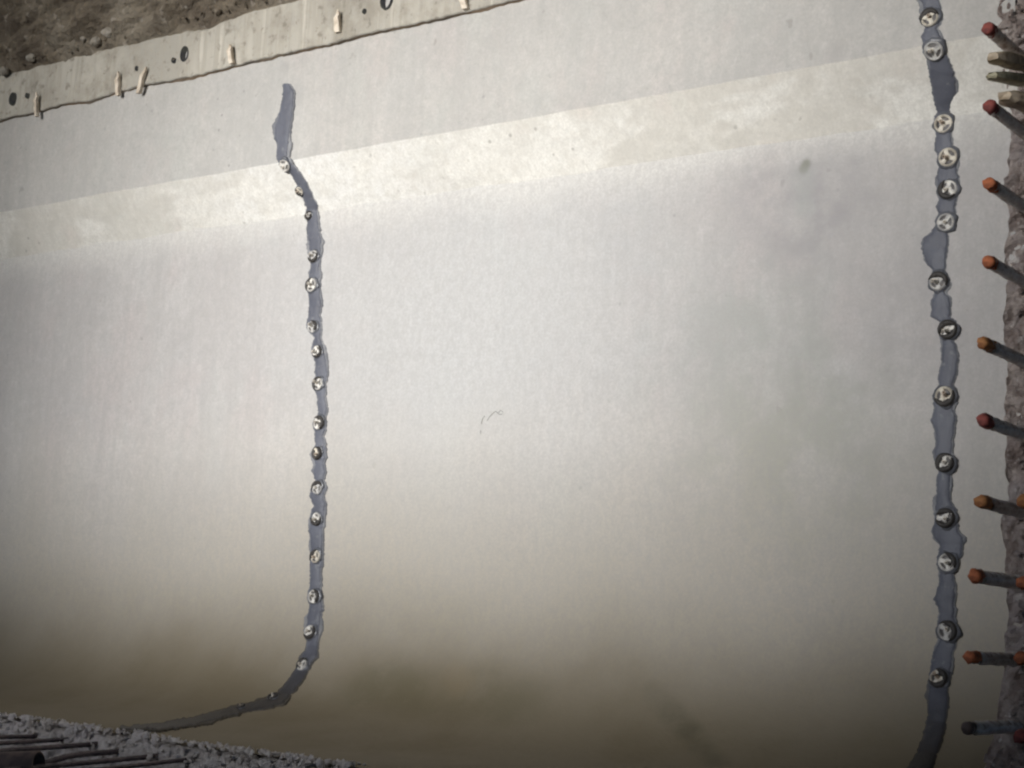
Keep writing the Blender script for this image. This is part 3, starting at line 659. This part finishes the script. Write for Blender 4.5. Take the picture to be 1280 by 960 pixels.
def edge_point(x, drop):
    t = drop / .42
    return Vector((x, edge_y(x) - .30 * t, -.012 - drop))
def slab_bar(u, v, length, r, label, mat, tilt, bend=None):
    # find the spot on the sloping break
    d = ray(u, v); n = Vector((0, -.42, .30)).normalized()
    x = -3.6
    for _ in range(6):
        P = Vector((x, edge_y(x), -.012)); t = n.dot(P - C0) / n.dot(d); p = C0 + d * t; x = p.x
    t_ = thing('floor_rebar', label, 'rebar', p, 'bars sticking out of the broken slab edge')
    pts = []; rad = []; N = int(length / .008)
    for i in range(N + 1):
        s = -.04 + (length + .04) * i / N
        b = (bend * max(0, s - .12) ** 2) if bend else 0
        pts.append((tilt[0] * s, -s, tilt[1] * s + .008 - b)); rad.append(r * (1.07 if i % 3 == 0 else .96))
    from_bm('shaft', tube(pts, rad, 12), mat, t_, True)
    bm = bmesh.new(); bmesh.ops.create_icosphere(bm, subdivisions=2, radius=r * 1.7)
    for w in bm.verts: w.co *= 1 + .25 * fbm(w.co * 40, 3); w.co.y *= .6
    from_bm('grout_collar', bm, M_edge, t_, False)
for a in [(46, 924, .42, .0065, 'highest bar out of the broken slab edge, ending by a dark knot', M_darkbar, (0, .01)),
          (80, 928, .5, .0065, 'second bar out of the broken slab edge, long and thin', M_darkbar, (0, -.02)),
          (114, 934, .5, .0075, 'third bar out of the broken slab edge with a white grouted flank', M_darkbar, (0, -.03)),
          (152, 943, .42, .0085, 'fourth bar out of the broken slab edge, hooked downward at its left end', M_darkbar, (0, -.02), .9),
          (193, 949, .5, .007, 'fifth bar out of the broken slab edge, running off the bottom', M_darkbar, (0, -.04)),
          (236, 953, .4, .006, 'rightmost bar out of the broken slab edge, only its root in view', M_darkbar, (0, -.05))]:
    slab_bar(*a)
# short rusty pipe end lying below the bars
def pipe_end():
    d = ray(26, 956); t = (D - 1.22) / d.y; p = C0 + d * t
    root = thing('pipe', 'short rusty round pipe end below the bars at the bottom left corner', 'pipe', p)
    bm = bmesh.new(); N = 24; ax = Vector((.92, .36, .1)).normalized(); q = ax.to_track_quat('Z', 'Y'); r = .034; rings = []
    for rad, z in ((r, -.12), (r, .05), (r * .86, .052), (r * .84, -.02)):
        rings.append([bm.verts.new(q @ Vector((rad * math.cos(k * 2 * math.pi / N), rad * math.sin(k * 2 * math.pi / N), z))) for k in range(N)])
    for A, B in zip(rings, rings[1:]):
        for k in range(N): bm.faces.new((A[k], A[(k + 1) % N], B[(k + 1) % N], B[k]))
    bm.faces.new(rings[-1]); bmesh.ops.recalc_face_normals(bm, faces=bm.faces)
    from_bm('pipe_barrel', bm, M_pipe, root, True)
pipe_end()

# loose crumbs of broken concrete, far too many to count
def crumbs(name, spots, mat, parent=None, seed=1):
    rr = random.Random(seed); ico = bmesh.new(); bmesh.ops.create_icosphere(ico, subdivisions=1, radius=1)
    ico.verts.ensure_lookup_table(); V = [v.co.copy() for v in ico.verts]; F = [[v.index for v in f.verts] for f in ico.faces]; ico.free()
    vs = []; fs = []
    for p, rad in spots:
        q = Matrix.Rotation(rr.uniform(0, 6.28), 3, Vector((rr.uniform(-1, 1), rr.uniform(-1, 1), rr.uniform(-1, 1))).normalized())
        sc = Vector((rr.uniform(.6, 1.4), rr.uniform(.5, 1.1), rr.uniform(.5, 1.1))); n0 = len(vs)
        for v in V:
            k = rr.uniform(.45, 1.4); vs.append(p + q @ Vector((v.x * sc.x, v.y * sc.y, v.z * sc.z)) * rad * k)
        fs += [[n0 + i for i in f] for f in F]
    return tag(from_py(name, vs, fs, mat, parent, False), kind='stuff')
rc = random.Random(11)
sp = []
for _ in range(1100):
    x = rc.uniform(-5.0, -2.72); t = rc.random() ** 1.6
    sp.append((Vector((x, edge_y(x) - .012 - t * .30, .004 - t * .40)), rc.choice((.004, .006, .006, .008, .010, .013))))
for _ in range(420):
    x = rc.uniform(-5.0, -2.72); sp.append((Vector((x, edge_y(x) + rc.uniform(-.02, .03), .002)), rc.choice((.003, .004, .005, .007, .010))))
crumbs('rubble', sp, M_edge, None, 3)
sp = []
for _ in range(900):
    x = XR + rc.uniform(.035, .33); z = rc.uniform(.1, 2.1); y = float(np.interp(z, [.095, .165, .25, .35, .44, 1.70, 1.735, 1.88, 2.4], [-.15, -.09, -.052, -.03, -.022, -.022, -.025, -.115, -.12]))
    sp.append((Vector((x, y - rc.uniform(.0, .022), z)), rc.choice((.005, .007, .007, .010, .014))))
crumbs('aggregate', sp, M_joint, bpy.data.objects['hacked_joint'], 5)
sp = []
for _ in range(420):
    x = rc.uniform(-5.6, -3.7); z = 2.45 + rc.random() ** 1.5 * .3
    sp.append((Vector((x, -.130 - rc.uniform(0, .02), z)), rc.choice((.004, .005, .006, .009))))
crumbs('gravel', sp, M_rock, None, 8)

# ------------------------------------------------------------------ ground, plus an unseen roof and portal wall added to shape the light
def box(name, a, b, mat):
    bm = bmesh.new(); bmesh.ops.create_cube(bm, size=1)
    for w in bm.verts: w.co = Vector((a[k] + (b[k] - a[k]) * (w.co[k] + .5) for k in range(3)))
    return from_bm(name, bm, mat)
def ground():
    n = 60; vs = []
    for i in range(n):
        for j in range(n):
            x = -400 + 800 * (i / (n - 1)); y = -400 + 800 * (j / (n - 1)); vs.append((x, y, -.45))
    tag(from_py('ground', vs, grid_faces(n, n), M_ground, None), kind='structure')
ground()
PY = -4.7; OX0, OX1, OZ0, OZ1 = -5.30, -2.22, .90, 3.4
tag(box('light_block_roof', (-14, PY - .3, 3.45), (9, .6, 3.75), M_bare), kind='structure')  # unseen roof slab, added to keep sky light off wall and floor
bm = bmesh.new()
for a, b in (((-14, PY - .3, -.5), (9, PY, OZ0)), ((-14, PY - .297, OZ0), (OX0, PY - .003, 3.447)), ((OX1, PY - .297, OZ0), (9, PY - .003, 3.447))):
    g = bmesh.ops.create_cube(bm, size=1)['verts']
    for w in g:
        w.co = Vector((a[k] + (b[k] - a[k]) * (w.co[k] + .5) for k in range(3)))
        if a[0] == OX1 and w.co.x < OX1 + .01: w.co.x += -.02 if w.co.z < 1.5 else .85      # right jamb slanted to widen the light pool at upper right
tag(from_bm('light_mask_wall', bm, M_bare), kind='structure')  # unseen wall, added so its opening shapes the pool of light
tag(box('wall_behind', (-14, .35, -.5), (9, .6, 3.44), M_bare), kind='structure')
